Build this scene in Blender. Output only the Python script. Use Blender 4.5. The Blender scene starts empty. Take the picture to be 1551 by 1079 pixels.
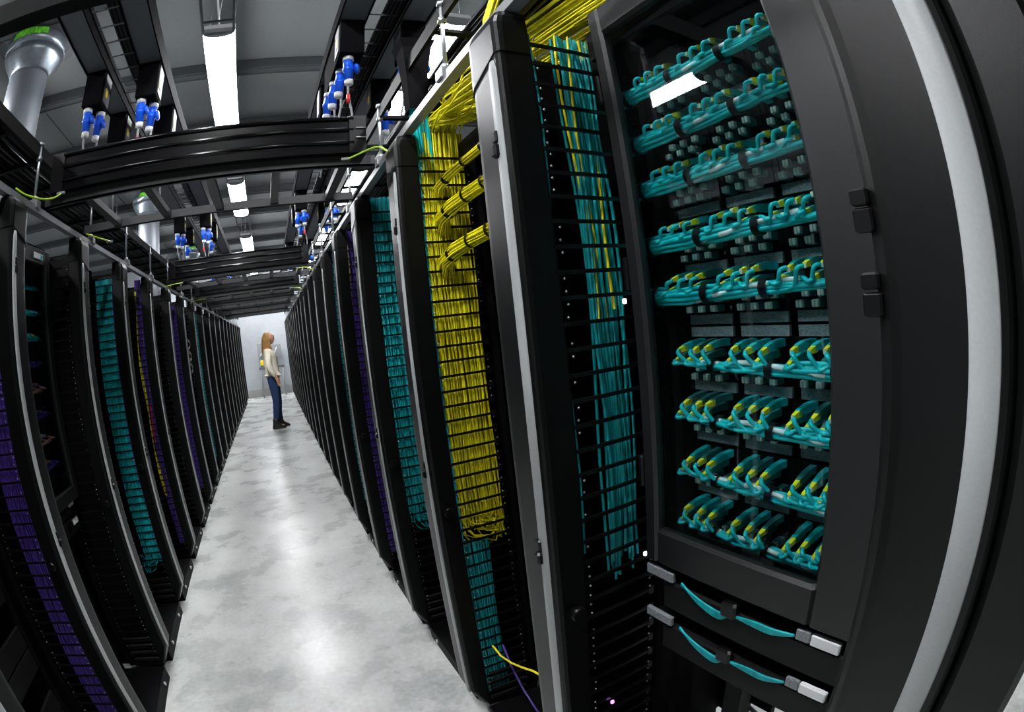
import bpy, math, random
from mathutils import Vector, Matrix
random.seed(7)
PI = math.pi
scene = bpy.context.scene
COL = scene.collection

# ------------------------------------------------------------------ camera
cam_d = bpy.data.cameras.new('camera')
cam = bpy.data.objects.new('camera', cam_d)
COL.objects.link(cam)
cam_d.type = 'PANO'
cam_d.sensor_fit = 'HORIZONTAL'
cam_d.sensor_width = 36.0
cam_d.clip_start = 0.01
cam_d.clip_end = 100
_F = 777.3                                   # fisheye focal length in pixels of the 1551 wide frame
for holder in (cam_d, getattr(cam_d, 'cycles', None)):
    if holder is None:
        continue
    try:
        holder.panorama_type = 'FISHEYE_EQUISOLID'
        holder.fisheye_lens = _F / 1551.0 * 36.0
        holder.fisheye_fov = PI
    except Exception:
        pass
YAW, PIT, ROL = -0.4654, -0.0788, 0.1074
cam_rot = (Matrix.Rotation(YAW, 3, 'Z') @ Matrix.Rotation(PIT, 3, 'X') @ Matrix.Rotation(ROL, 3, 'Y')
           @ Matrix(((1, 0, 0), (0, 0, -1), (0, 1, 0))))
cam.matrix_world = Matrix.Translation((0, 0, 1.5)) @ cam_rot.to_4x4()
scene.camera = cam

# ------------------------------------------------------------------ world, exposure
world = bpy.data.worlds.new('world')
scene.world = world
world.use_nodes = True
world.node_tree.nodes['Background'].inputs[0].default_value = (0.6, 0.7, 0.8, 1)
world.node_tree.nodes['Background'].inputs[1].default_value = 0.02
scene.view_settings.view_transform = 'Standard'
scene.view_settings.look = 'None'
scene.view_settings.gamma = 1.0
scene.view_settings.exposure = 0.0
scene.view_settings.use_curve_mapping = False
for _k, _v in (('max_bounces', 6), ('diffuse_bounces', 3), ('glossy_bounces', 3), ('transparent_max_bounces', 16)):
    setattr(scene.cycles, _k, _v)
LAMP = 70.0                                  # radiance of the fluorescent diffusers

# ------------------------------------------------------------------ materials
def mat(name, col, rough=0.5, metal=0.0, var=0.0, vscale=20.0, bump=0.0, bscale=200.0, spec=0.5, stretch=None, coat=0.0):
    m = bpy.data.materials.new(name)
    m.use_nodes = True
    nt = m.node_tree
    b = nt.nodes['Principled BSDF']
    b.inputs['Base Color'].default_value = (*col, 1)
    b.inputs['Roughness'].default_value = rough
    b.inputs['Metallic'].default_value = metal
    b.inputs['Specular IOR Level'].default_value = spec
    if coat:
        b.inputs['Coat Weight'].default_value = coat
    if var or bump:
        tc = nt.nodes.new('ShaderNodeTexCoord')
        mp = nt.nodes.new('ShaderNodeMapping')
        if stretch:
            mp.inputs['Scale'].default_value = stretch
        nt.links.new(tc.outputs['Object'], mp.inputs['Vector'])
    if var:
        n = nt.nodes.new('ShaderNodeTexNoise')
        n.inputs['Scale'].default_value = vscale
        n.inputs['Detail'].default_value = 4
        nt.links.new(mp.outputs['Vector'], n.inputs['Vector'])
        r = nt.nodes.new('ShaderNodeValToRGB')
        r.color_ramp.elements[0].position = 0.3
        r.color_ramp.elements[1].position = 0.7
        r.color_ramp.elements[0].color = (*[c * (1 - var) for c in col], 1)
        r.color_ramp.elements[1].color = (*[min(1, c * (1 + var)) for c in col], 1)
        nt.links.new(n.outputs['Fac'], r.inputs['Fac'])
        nt.links.new(r.outputs['Color'], b.inputs['Base Color'])
    if bump:
        n2 = nt.nodes.new('ShaderNodeTexNoise')
        n2.inputs['Scale'].default_value = bscale
        nt.links.new(mp.outputs['Vector'], n2.inputs['Vector'])
        bp = nt.nodes.new('ShaderNodeBump')
        bp.inputs['Strength'].default_value = bump
        bp.inputs['Distance'].default_value = 0.002
        nt.links.new(n2.outputs['Fac'], bp.inputs['Height'])
        nt.links.new(bp.outputs['Normal'], b.inputs['Normal'])
    return m

def emit(name, col, s):
    m = bpy.data.materials.new(name)
    m.use_nodes = True
    nt = m.node_tree
    nt.nodes.clear()
    e = nt.nodes.new('ShaderNodeEmission')
    e.inputs[0].default_value = (*col, 1)
    e.inputs[1].default_value = s
    o = nt.nodes.new('ShaderNodeOutputMaterial')
    nt.links.new(e.outputs[0], o.inputs[0])
    return m

def thin_glass(name, tint, ior=1.5):
    m = bpy.data.materials.new(name)
    m.use_nodes = True
    nt = m.node_tree
    nt.nodes.clear()
    t = nt.nodes.new('ShaderNodeBsdfTransparent'); t.inputs[0].default_value = (*tint, 1)
    g = nt.nodes.new('ShaderNodeBsdfGlossy'); g.inputs[0].default_value = (1, 1, 1, 1); g.inputs['Roughness'].default_value = 0.015
    lw = nt.nodes.new('ShaderNodeLayerWeight'); lw.inputs[0].default_value = 0.5
    pw = nt.nodes.new('ShaderNodeMath'); pw.operation = 'POWER'; pw.inputs[1].default_value = 5
    f = nt.nodes.new('ShaderNodeMath'); f.operation = 'MULTIPLY_ADD'; f.inputs[1].default_value = 0.95; f.inputs[2].default_value = 0.045
    nt.links.new(lw.outputs['Facing'], pw.inputs[0]); nt.links.new(pw.outputs[0], f.inputs[0])
    mx = nt.nodes.new('ShaderNodeMixShader'); o = nt.nodes.new('ShaderNodeOutputMaterial')
    nt.links.new(f.outputs[0], mx.inputs[0]); nt.links.new(t.outputs[0], mx.inputs[1])
    nt.links.new(g.outputs[0], mx.inputs[2]); nt.links.new(mx.outputs[0], o.inputs[0])
    return m

MT = {}
MT['cover'] = mat('powder_coat_charcoal', (0.0032, 0.0034, 0.0035), 0.34, 0, 0.12, 260, 0.12, 1400, spec=0.27)
MT['frame'] = mat('powder_coat_lit_door', (0.008, 0.0085, 0.009), 0.38, 0, 0.12, 260, 0.12, 1400, spec=0.5)  # same coat as the cover, lightened to hold the brighter light on the doors
MT['strip'] = mat('light_grey_strip', (0.31, 0.325, 0.325), 0.40, 0, 0.04, 300)
MT['black'] = mat('black_steel', (0.003, 0.003, 0.0035), 0.6, 0, spec=0.10)
MT['blackp'] = mat('black_plastic', (0.003, 0.003, 0.0035), 0.35, 0, spec=0.3)
MT['matte'] = mat('matte_black', (0.006, 0.006, 0.007), 0.9, 0, spec=0.02)
MT['gloss'] = mat('glossy_black_duct', (0.002, 0.002, 0.0025), 0.2, 0, spec=0.4)
MT['finger'] = mat('black_finger', (0.003, 0.003, 0.003), 0.3, 0, spec=0.4)
MT['dark'] = mat('dark_grey_steel', (0.008, 0.008, 0.0085), 0.5, 0, 0.1, 120, spec=0.15)
MT['beam'] = mat('grey_ladder_steel', (0.030, 0.032, 0.033), 0.5, 0.1, 0.15, 150)
MT['trunk'] = mat('trunking_grey', (0.10, 0.11, 0.12), 0.6, 0.0, 0.12, 90, spec=0.3)
MT['zinc'] = mat('zinc_plated_steel', (0.45, 0.47, 0.49), 0.32, 0.8, 0.1, 60)
MT['alu'] = mat('bare_aluminium', (0.28, 0.29, 0.30), 0.38, 0.5, 0.06, 80)
MT['teal'] = mat('teal_cable', (0.004, 0.36, 0.385), 0.42, 0, 0.3, 60, stretch=(1, 1, 0.08))
MT['tealp'] = mat('teal_patch_cord', (0.005, 0.52, 0.56), 0.38, 0, 0.12, 40)
MT['yellow'] = mat('yellow_cable', (0.80, 0.73, 0.010), 0.42, 0, 0.2, 60, stretch=(1, 1, 0.08))
MT['yellow2'] = mat('yellow_sleeve', (0.85, 0.74, 0.02), 0.45)
MT['purple'] = mat('purple_cable', (0.060, 0.026, 0.235), 0.42, 0, 0.3, 60, stretch=(1, 1, 0.08))
MT['red'] = mat('red_cable', (0.65, 0.02, 0.02), 0.45)
MT['pink'] = mat('salmon_connector', (0.70, 0.26, 0.22), 0.5)
MT['greywire'] = mat('grey_cord', (0.26, 0.27, 0.28), 0.5)
MT['dkcable'] = mat('dark_cable', (0.006, 0.006, 0.008), 0.45, spec=0.3)
MT['adapter'] = mat('teal_adapter', (0.03, 0.17, 0.18), 0.45)
MT['cap'] = mat('pale_dust_cap', (0.50, 0.58, 0.54), 0.5)
MT['label'] = mat('label_card', (0.20, 0.215, 0.23), 0.6, 0, 0.55, 420, stretch=(1, 0.5, 2))
MT['white'] = mat('white_plastic', (0.78, 0.79, 0.80), 0.45)
MT['blue'] = mat('blue_socket_plastic', (0.012, 0.12, 0.85), 0.32)
MT['stick'] = mat('yellow_sticker', (0.80, 0.58, 0.02), 0.5)
MT['ground'] = mat('green_yellow_wire', (0.34, 0.55, 0.03), 0.4)
MT['green'] = mat('green_tape', (0.10, 0.45, 0.02), 0.6, 0, 0.6, 40)
MT['lamp'] = emit('lamp_diffuser', (0.97, 0.98, 1.0), LAMP)
MT['glass'] = thin_glass('door_glass', (0.80, 0.88, 0.88))
MT['led'] = emit('status_led', (0.9, 0.92, 1.0), 3.0)
MT['ledv'] = emit('violet_led', (0.7, 0.2, 1.0), 4.0)

def concrete(name, c0, c1, rough0, rough1):
    m = bpy.data.materials.new(name)
    m.use_nodes = True
    nt = m.node_tree
    b = nt.nodes['Principled BSDF']
    tc = nt.nodes.new('ShaderNodeTexCoord')
    n1 = nt.nodes.new('ShaderNodeTexNoise'); n1.inputs['Scale'].default_value = 2.2; n1.inputs['Detail'].default_value = 8; n1.inputs['Roughness'].default_value = 0.62
    n2 = nt.nodes.new('ShaderNodeTexNoise'); n2.inputs['Scale'].default_value = 38; n2.inputs['Detail'].default_value = 5
    mx = nt.nodes.new('ShaderNodeMath'); mx.operation = 'MULTIPLY_ADD'; mx.inputs[1].default_value = 0.35
    nt.links.new(tc.outputs['Object'], n1.inputs['Vector']); nt.links.new(tc.outputs['Object'], n2.inputs['Vector'])
    nt.links.new(n2.outputs['Fac'], mx.inputs[0]); nt.links.new(n1.outputs['Fac'], mx.inputs[2])
    r = nt.nodes.new('ShaderNodeValToRGB')
    r.color_ramp.elements[0].position = 0.48; r.color_ramp.elements[0].color = (*c0, 1)
    r.color_ramp.elements[1].position = 0.80; r.color_ramp.elements[1].color = (*c1, 1)
    nt.links.new(mx.outputs[0], r.inputs[0]); nt.links.new(r.outputs[0], b.inputs['Base Color'])
    mr = nt.nodes.new('ShaderNodeMapRange'); mr.inputs['To Min'].default_value = rough0; mr.inputs['To Max'].default_value = rough1
    nt.links.new(n1.outputs['Fac'], mr.inputs['Value']); nt.links.new(mr.outputs[0], b.inputs['Roughness'])
    return m
MT['floor'] = concrete('polished_concrete', (0.33, 0.345, 0.335), (0.60, 0.62, 0.60), 0.20, 0.36)
MT['skirt'] = concrete('rough_concrete', (0.22, 0.22, 0.21), (0.34, 0.34, 0.33), 0.7, 0.9)
MT['walldark'] = mat('dark_wall', (0.06, 0.06, 0.065), 0.8)
MT['wall'] = mat('white_wall_panel', (0.35, 0.375, 0.40), 0.6, 0, 0.05, 8)
MT['ceil'] = mat('grey_ceiling_panel', (0.082, 0.090, 0.091), 0.6, 0, 0.06, 30, 0.1, 300)
MT['ceilbeam'] = mat('ceiling_profile', (0.030, 0.034, 0.037), 0.6, 0, 0.15, 40)

# ------------------------------------------------------------------ mesh helpers
class MB:
    def __init__(s):
        s.v = []; s.f = []; s.mi = []; s.sm = []
    def quadbox(s, pts, mi=0):
        n = len(s.v); s.v += [tuple(p) for p in pts]
        for f in ((0, 3, 2, 1), (4, 5, 6, 7), (0, 1, 5, 4), (1, 2, 6, 5), (2, 3, 7, 6), (3, 0, 4, 7)):
            s.f.append(tuple(n + i for i in f)); s.mi.append(mi); s.sm.append(False)
        return s
    def box(s, x0, x1, y0, y1, z0, z1, mi=0):
        if x0 > x1: x0, x1 = x1, x0
        if y0 > y1: y0, y1 = y1, y0
        if z0 > z1: z0, z1 = z1, z0
        return s.quadbox([(x0, y0, z0), (x1, y0, z0), (x1, y1, z0), (x0, y1, z0),
                          (x0, y0, z1), (x1, y0, z1), (x1, y1, z1), (x0, y1, z1)], mi)
    def cbox(s, x0, x1, y0, y1, z0, z1, c, mi=0):
        """box with chamfered edges"""
        if x0 > x1: x0, x1 = x1, x0
        n = len(s.v)
        L = [(c, c, 0), (0, 0, 0)]
        rings = []
        for z, ins in ((z0, c), (z0 + c, 0), (z1 - c, 0), (z1, c)):
            a0, a1, b0, b1 = x0 + ins, x1 - ins, y0 + ins, y1 - ins
            k = c
            rings.append([(a0 + k, b0, z), (a1 - k, b0, z), (a1, b0 + k, z), (a1, b1 - k, z), (a1 - k, b1, z), (a0 + k, b1, z), (a0, b1 - k, z), (a0, b0 + k, z)])
        return s.loft(rings, True, True, mi, False)
    def loft(s, rings, cap0=True, cap1=True, mi=0, smooth=True, closed=True):
        n = len(s.v); k = len(rings[0])
        for r in rings: s.v += [tuple(p) for p in r]
        for i in range(len(rings) - 1):
            for j in range(k if closed else k - 1):
                a = n + i * k + j; b = n + i * k + (j + 1) % k
                s.f.append((a, b, b + k, a + k)); s.mi.append(mi); s.sm.append(smooth)
        if cap0: s.f.append(tuple(n + j for j in reversed(range(k)))); s.mi.append(mi); s.sm.append(False)
        if cap1: s.f.append(tuple(n + (len(rings) - 1) * k + j for j in range(k))); s.mi.append(mi); s.sm.append(False)
        return s
    def tube(s, path, r, k=6, mi=0, smooth=True, cap=True):
        P = [Vector(p) for p in path]
        rr = r if isinstance(r, (list, tuple)) else [r] * len(P)
        t0 = (P[1] - P[0]).normalized()
        ref = Vector((0, 0, 1)) if abs(t0.z) < 0.8 else Vector((1, 0, 0))
        u = t0.cross(ref).normalized()
        rings = []
        for i, p in enumerate(P):
            a = P[max(0, i - 1)]; b = P[min(len(P) - 1, i + 1)]
            t = (b - a)
            t = t.normalized() if t.length > 1e-9 else t0
            u = (u - t * u.dot(t))
            u = u.normalized() if u.length > 1e-6 else t.cross(Vector((0.3, 0.5, 0.8))).normalized()
            w = t.cross(u)
            rings.append([p + (u * math.cos(2 * PI * j / k) + w * math.sin(2 * PI * j / k)) * rr[i] for j in range(k)])
        return s.loft(rings, cap, cap, mi, smooth)
    def lathe(s, prof, c=(0, 0, 0), k=16, mi=0, smooth=True, cap=True):
        rings = [[(c[0] + r * math.cos(2 * PI * j / k), c[1] + r * math.sin(2 * PI * j / k), c[2] + z) for j in range(k)] for r, z in prof]
        return s.loft(rings, cap, cap, mi, smooth)
    def ico(s, c, r, mi=0):
        n = len(s.v)
        for d in ((1, 0, 0), (-1, 0, 0), (0, 1, 0), (0, -1, 0), (0, 0, 1), (0, 0, -1)):
            s.v.append((c[0] + d[0] * r, c[1] + d[1] * r, c[2] + d[2] * r))
        for f in ((0, 2, 4), (2, 1, 4), (1, 3, 4), (3, 0, 4), (2, 0, 5), (1, 2, 5), (3, 1, 5), (0, 3, 5)):
            s.f.append(tuple(n + i for i in f)); s.mi.append(mi); s.sm.append(True)
        return s
    def mirror_x(s):
        s.v = [(-x, y, z) for x, y, z in s.v]
        s.f = [tuple(reversed(f)) for f in s.f]
        return s
    def mesh(s, name, *mats):
        me = bpy.data.meshes.new(name)
        me.from_pydata(s.v, [], s.f)
        for m in mats: me.materials.append(MT[m] if isinstance(m, str) else m)
        me.polygons.foreach_set('material_index', s.mi)
        me.polygons.foreach_set('use_smooth', s.sm)
        me.update()
        return me

def smooth_path(P, n=3):
    P = [Vector(p) for p in P]
    out = []
    for i in range(len(P) - 1):
        p0, p1, p2, p3 = P[max(0, i - 1)], P[i], P[i + 1], P[min(len(P) - 1, i + 2)]
        for j in range(n):
            t = j / n
            out.append(.5 * ((2 * p1) + (p2 - p0) * t + (2 * p0 - 5 * p1 + 4 * p2 - p3) * t * t + (3 * p1 - p0 - 3 * p2 + p3) * t ** 3))
    return out + [P[-1]]

def put(name, me, parent=None, loc=(0, 0, 0), rot=(0, 0, 0)):
    o = bpy.data.objects.new(name, me)
    COL.objects.link(o)
    o.location = loc
    o.rotation_euler = rot
    if parent: o.parent = parent
    return o
def empty(name, loc=(0, 0, 0)):
    o = bpy.data.objects.new(name, None)
    COL.objects.link(o); o.location = loc
    o.empty_display_size = 0.05
    return o
def tag(o, label, cat, group=None, kind=None):
    o['label'] = label; o['category'] = cat
    if group: o['group'] = group
    if kind: o['kind'] = kind
    return o
def struct(name, mb, *m):
    o = put(name, mb.mesh(name, *m)); o['kind'] = 'structure'
    return o
def stuff(o):
    o['kind'] = 'stuff'
    return o
ORD = ['first', 'second', 'third', 'fourth', 'fifth', 'sixth', 'seventh', 'eighth', 'ninth', 'tenth', 'eleventh', 'twelfth',
       'thirteenth', 'fourteenth', 'fifteenth', 'sixteenth', 'seventeenth', 'eighteenth', 'nineteenth', 'twentieth', 'twenty-first', 'twenty-second', 'twenty-third']

# ------------------------------------------------------------------ the hall
XR, XL = 0.403, -0.890                      # nose planes of the two rows
YR = [0.03 + 0.699 * i for i in range(21)]
YL = [1.485 + 0.716 * i for i in range(-1, 19)]
YW = 15.7
CZ = 4.27
LZ = 3.6                                     # underside of the lamps
struct('floor', MB().box(-6.6, 6.6, -3.2, YW + .2, -.1, 0), 'floor')
struct('wall_back', MB().box(-6.6, 6.6, YW, YW + .15, .0, CZ), 'wall')
struct('wall_left', MB().box(-6.75, -6.6, -3.2, YW + .2, 0, CZ), 'wall')
struct('wall_right', MB().box(6.6, 6.75, -3.2, YW + .2, 0, CZ), 'wall')
struct('wall_front', MB().box(-6.6, 6.6, -3.35, -3.2, 0, CZ), 'walldark')  # unseen wall, set near and dark so the black faces reflect less light
struct('baseboard_back', MB().box(-6.6, 6.6, YW - .03, YW, 0, .23), 'skirt')
ceil = struct('ceiling', MB().box(-6.6, 6.6, -3.2, YW + .2, CZ + .026, CZ + .12), 'dark')
BS, BW = 1.44, .155
pans = [MB().cbox(x0, x1, BW + .004, BS - .004, 0, .03, .006).mesh('ceiling_panel', 'ceil') for x0, x1 in ((-6.6, -2.62), (-2.61, 1.35), (1.36, 6.6))]
bprof = MB().box(-6.6, 6.6, 0, BW, 0, .10).box(-6.6, 6.6, .02, .03, -.012, 0).box(-6.6, 6.6, BW - .03, BW - .02, -.012, 0).mesh('ceiling_beam', 'ceilbeam')
yb = 4.50
for k in range(-8, 9):
    y = yb + BS * k
    if -3.1 < y < YW - .2:
        put('ceiling_beam', bprof, ceil, (0, y, CZ - .10))
        if y + BS < YW:
            for pm in pans: put('ceiling_panel', pm, ceil, (0, y, CZ - .005))

# ------------------------------------------------------------------ fluorescent lights
def fixture_mesh():
    L, w = 1.72, .115
    prof_pts = [(-w, .035), (-w, .0), (-w * .8, -.022), (-w * .4, -.034), (0, -.038), (w * .4, -.034), (w * .8, -.022), (w, .0), (w, .035)]
    d = MB().loft([[(x, y, z) for x, z in prof_pts] for y in (.012, L - .012)], True, True, 0, False)
    h = MB().cbox(-w, w, .0, L, .036, .075, .006)
    e = MB()
    e.loft([[(x * 1.02, y, z * 1.02) for x, z in prof_pts] for y in (0, .012)], True, True, 0, False)
    e2 = MB()
    e2.loft([[(x * 1.02, y, z * 1.02) for x, z in prof_pts] for y in (L - .012, L)], True, True, 0, False)
    wr = MB().tube([(-.09, 0, .07), (-.09, 0, CZ - LZ - .038 - .005)], .003, 4)
    return d.mesh('diffuser', 'lamp'), h.mesh('housing', 'white'), e.mesh('end_cap', 'greywire'), e2.mesh('end_cap', 'greywire'), wr.mesh('suspension_wire', 'zinc')
FD, FH, FE, FE2, FW = fixture_mesh()
def fixture(x, y, label, group):
    o = empty('fluorescent_light', (x, y, LZ + .038))
    put('diffuser', FD, o); put('housing', FH, o); put('end_cap', FE, o); put('end_cap', FE2, o)
    for yy in (.14, 1.58):
        put('suspension_wire', FW, o, (0, yy, 0)); put('suspension_wire', FW, o, (.18, yy, 0))
    tag(o, label, 'light', group)
for i in range(5):
    y = -.45 + 3.5 * i
    lab = ['fluorescent light over the aisle behind the camera', 'large bright fluorescent light nearest in the aisle, above the glossy black duct',
           'second bright light over the aisle, seen past the ladder rungs', 'third light over the aisle, above the second black duct',
           'fourth light over the aisle, small, above the woman'][i]
    fixture(-.365, y, lab, 'lights over the aisle')
for i in range(5):
    y = -.62 + 3.5 * i
    fixture(1.30, y, ORD[i] + ' fluorescent light hanging over the right rack row', 'lights over the right row')
    fixture(-2.62, y, ORD[i] + ' fluorescent light hanging behind the left rack row', 'lights behind the left row')
for i, (y0, y1) in enumerate(((1.30, 3.03), (4.80, 6.53), (8.30, 10.03))):
    o = empty('light_rail', (-.365, 0, LZ + .02))
    for sx in (-1, 1):
        put('rail', MB().box(sx * .11 - .008, sx * .11 + .008, y0, y1, 0, .02).mesh('rail', 'trunk'), o)
    for q in range(4):
        put('crossbar', MB().box(-.102, .102, -.008, .008, 0, .012).mesh('crossbar', 'trunk'), o, (0, y0 + .1 + .5 * q, .004))
    for yy in (y0 + .1, y1 - .1): put('suspension_wire', MB().tube([(.0, yy, .01), (.0, yy, CZ - LZ - .026)], .003, 4).mesh('suspension_wire', 'zinc'), o)
    tag(o, ['twin grey rails in front of the nearest aisle light', 'twin grey rails between the first and second aisle lights', 'twin grey rails between the second and third aisle lights'][i], 'rail', 'light rails')
o = put('power_cable', MB().tube([(-.37, 3.06, 3.70), (-.38, 2.96, 3.76), (-.40, 2.75, 3.84), (-.415, 2.4, 3.93), (-.43, 1.9, 4.0), (-.43, 1.85, CZ - .005)], .008, 6).mesh('power_cable', 'white'))
tag(o, 'white power cable running up from the nearest aisle light', 'cable')

# ------------------------------------------------------------------ cable managers (the tall fins)
CD = .066                                    # depth of the fin's flank
def prof(s, din, grow=0.0, inset=0.0):
    """outline of the cover in (x, y), nose at x=0; din shifts the nose inwards"""
    g, i = grow, inset
    P = [(CD, -g + i), (.014 + din, -g + i), (.006 + din - g * .4, .002 - g + i), (.002 + din - g * .7, .006 - g * .7 + i), (din - g, .012), (din - g, .105),
         (.0012 + din - g, .115), (.0042 + din - g * .8, .122 + g * .5 - i * .5), (.0085 + din - g * .5, .1275 + g * .8 - i), (.014 + din - g * .2, .130 + g - i), (.022 + din, .131 + g - i), (CD, .131 + g - i)]
    return [(s * x, y) for x, y in (P if s > 0 else reversed(P))]
def ring(P, z): return [(x, y, z) for x, y in P]
MESH = {}
NF = 43
FZ0, FZ = 0.14, 0.0445
for s in (1, -1):
    c = MB().loft([ring(prof(s, .045), .085), ring(prof(s, .004), .165), ring(prof(s, 0), .175), ring(prof(s, 0), 1.985)], True, True, 0, False)
    MESH['cover', s] = c.mesh('cover', 'cover')
    h = MB()
    h.loft([[(x, y, 1.985 - 2.9 * max(0, y) ** 2) for x, y in prof(s, 0, .003)], ring(prof(s, 0, .003), 2.055), ring(prof(s, .004, .002), 2.072), ring(prof(s, .010, .001, .003), 2.084), ring(prof(s, .020, 0, .008), 2.091)], True, True, 0, False)
    MESH['hood', s] = h.mesh('hood', 'cover')
    st = MB()
    rr = []
    for z, hw in ((.16, .0155), (.175, .0165), (1.95, .0165), (1.972, .010)):
        y0, y1 = .028 - hw, .028 + hw
        q = [(.002, y0), (-.002, y0 + .003), (-.0035, .028), (-.002, y1 - .003), (.002, y1)]
        q = [(s * x, y) for x, y in (q if s > 0 else reversed(q))]
        rr.append(ring(q, z))
    st.loft(rr, True, True, 0, True)
    MESH['strip', s] = st.mesh('light_strip', 'strip')
    lt = MB().cbox(s * -.002, s * .010, .121, .140, -.020, .0, .002).cbox(s * -.003, s * .010, .122, .140, .002, .016, .002)
    MESH['latch', s] = lt.mesh('latch', 'blackp')
    kb = MB().cbox(s * -.013, s * .002, .030, .049, -.022, .004, .004).cbox(s * -.008, s * .002, .031, .048, .006, .030, .003)
    MESH['latch2', s] = kb.mesh('latch', 'blackp')
    kn = MB().tube([(s * .036, .004, 0), (s * .036, -.010, 0), (s * .036, -.012, 0), (s * .036, -.026, 0)], [.010, .010, .017, .015], 12)
    MESH['knob', s] = kn.mesh('knob', 'blackp')
    b = MB().box(s * CD, s * .71, .118, .131, .09, 2.05).box(s * .70, s * .72, .0, .131, .07, 2.05).box(s * .272, s * .70, .0, .118, 2.04, 2.05)
    b.box(s * .055, s * .070, .002, .128, .09, 2.05).box(s * .258, s * .272, .0, .131, .09, 2.05)
    b.box(s * .06, s * .27, .0, .131, .07, .09)
    MESH['backbone', s] = b.mesh('backbone', 'black')
    f = MB()
    f.quadbox([(s * .068, -.004, -.0036), (s * .236, -.004, -.0036), (s * .236, .001, -.0036), (s * .068, .001, -.0036),
               (s * .068, -.004, .0036), (s * .236, -.004, .0036), (s * .236, .001, .0036), (s * .068, .001, .0036)] if s > 0 else
              [(s * .236, -.004, -.0036), (s * .068, -.004, -.0036), (s * .068, .001, -.0036), (s * .236, .001, -.0036),
               (s * .236, -.004, .0036), (s * .068, -.004, .0036), (s * .068, .001, .0036), (s * .236, .001, .0036)])
    f.box(s * .225, s * .238, -.006, .001, -.009, .009)
    MESH['finger', s] = f.mesh('finger', 'finger')
    fa = MB()
    for i in range(NF):
        z = FZ0 + FZ * i
        fa.box(s * .068, s * .236, -.004, .001, z - .0036, z + .0036).box(s * .225, s * .238, -.006, .001, z - .009, z + .009)
    MESH['fingers', s] = fa.mesh('finger_comb', 'finger')
    sc = MB()
    for i in range(NF * 2):
        z = FZ0 + FZ * (i / 2 + .25)
        for x in (.077, .229):
            if random.random() < .75:
                sc.ico((s * (x + random.uniform(-.002, .002)), -.0035, z), .0031)
    MESH['studs', s] = sc.mesh('stud_row', 'zinc')
    ls = MB()
    for z in (.105, .145, .185, .225):
        ls.cbox(s * .074, s * .226, -.003, .01, z - .011, z + .011, .003)
    MESH['plates', s] = ls.mesh('lower_plate', 'dark')

def manager(s, x, y, label, near, group, latches=()):
    o = empty('cable_manager', (x, y, 0))
    put('cover', MESH['cover', s], o); put('hood', MESH['hood', s], o); put('light_strip', MESH['strip', s], o)
    put('backbone', MESH['backbone', s], o)
    if y < 8: stuff(put('stud_row', MESH['studs', s], o))
    if near:
        for i in range(NF): put('finger', MESH['finger', s], o, (0, 0, FZ0 + FZ * i))
        put('knob', MESH['knob', s], o, (0, 0, .93))
    else:
        put('finger_comb', MESH['fingers', s], o)
    for nm, z in latches: put('latch', MESH[nm, s], o, (0, 0, z))
    return tag(o, label, 'cable manager', group)

R_LAB = {0: 'nearest cable pillar at the right picture edge, with a broad curved light grey strip',
         1: 'charcoal cable pillar with grey strip between the yellow cables and the glass door',
         2: 'charcoal cable pillar holding the dense yellow cables, second tall fin of the right row',
         3: 'right row cable pillar with the large teal run, next beyond the yellow one',
         4: 'cable pillar of the right row holding purple cables, beyond the large teal run',
         5: 'cable pillar of the right row holding thin teal cables, beyond the purple one'}
L_LAB = {0: 'cable pillar cut off by the lower left picture corner',
         1: 'leftmost full cable pillar, curved light strip, purple cables behind it',
         2: 'left row cable pillar with empty black fingers, next to the small glass door',
         3: 'left row cable pillar holding teal cables',
         4: 'left row cable pillar with purple cables and a red cord',
         5: 'left row cable pillar just beyond the one with the red cord',
         6: 'left row cable pillar with a long purple run, sixth from the left edge'}
for i, y in enumerate(YR):
    lab = R_LAB.get(i, ORD[i] + ' cable pillar of the right row counted from the picture edge')
    la = [('latch', 1.562), ('latch', 1.494)] if i == 0 else ([('latch2', 1.80), ('latch2', 1.06)] if i < 4 else [])
    manager(1, XR, y, lab, i in (1, 2, 3, 4), 'cable pillars of the right row', la)
for i, y in enumerate(YL):
    lab = L_LAB.get(i, ORD[i] + ' cable pillar of the left row counted from the picture edge')
    la = [('latch2', 1.86), ('latch2', 1.0)] if 0 < i < 5 else []
    manager(-1, XL, y, lab, i in (1, 2, 3), 'cable pillars of the left row', la)

# closing panel of the right row, beside the camera
o = put('row_end_cladding', MB().cbox(XR + .002, XR + .80, -.052, .0285, .07, 2.06, .008).mesh('row_end_cladding', 'cover'))
tag(o, 'dark closing panel at the end of the right rack row, right picture edge', 'panel')

# ------------------------------------------------------------------ racks between the fins
for s in (1, -1):
    W = .558
    b = MB()
    b.box(s * .055, s * .69, 0, W, 0, .072)
    MESH['base', s] = b.mesh('base_channel', 'black')
    MESH['bolt', s] = MB().tube([(s * .056, 0, .045), (s * .046, 0, .045)], .011, 6).mesh('bolt', 'zinc')
    MESH['post', s] = MB().box(s * .30, s * .36, 0, .022, .072, 2.05).mesh('upright', 'black')
    MESH['top', s] = MB().box(s * .20, s * .72, 0, W, 2.03, 2.055).box(s * .20, s * .215, 0, W, 1.99, 2.03).mesh('top_panel', 'black')
    MESH['back', s] = MB().box(s * .70, s * .72, 0, W, .072, 2.03).mesh('light_stop_back', 'black')  # rear sheets added to stop light leaking in and keep rack interiors dark
    MESH['backhi', s] = MB().box(s * .70, s * .72, 0, W, .70, 2.03).mesh('light_stop_back', 'black')
    MESH['blank', s] = MB().cbox(s * .30, s * .315, .03, W - .03, 0, .084, .003).box(s * .294, s * .301, .05, .11, .03, .05, 0).mesh('equipment_panel', 'dark')

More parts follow.
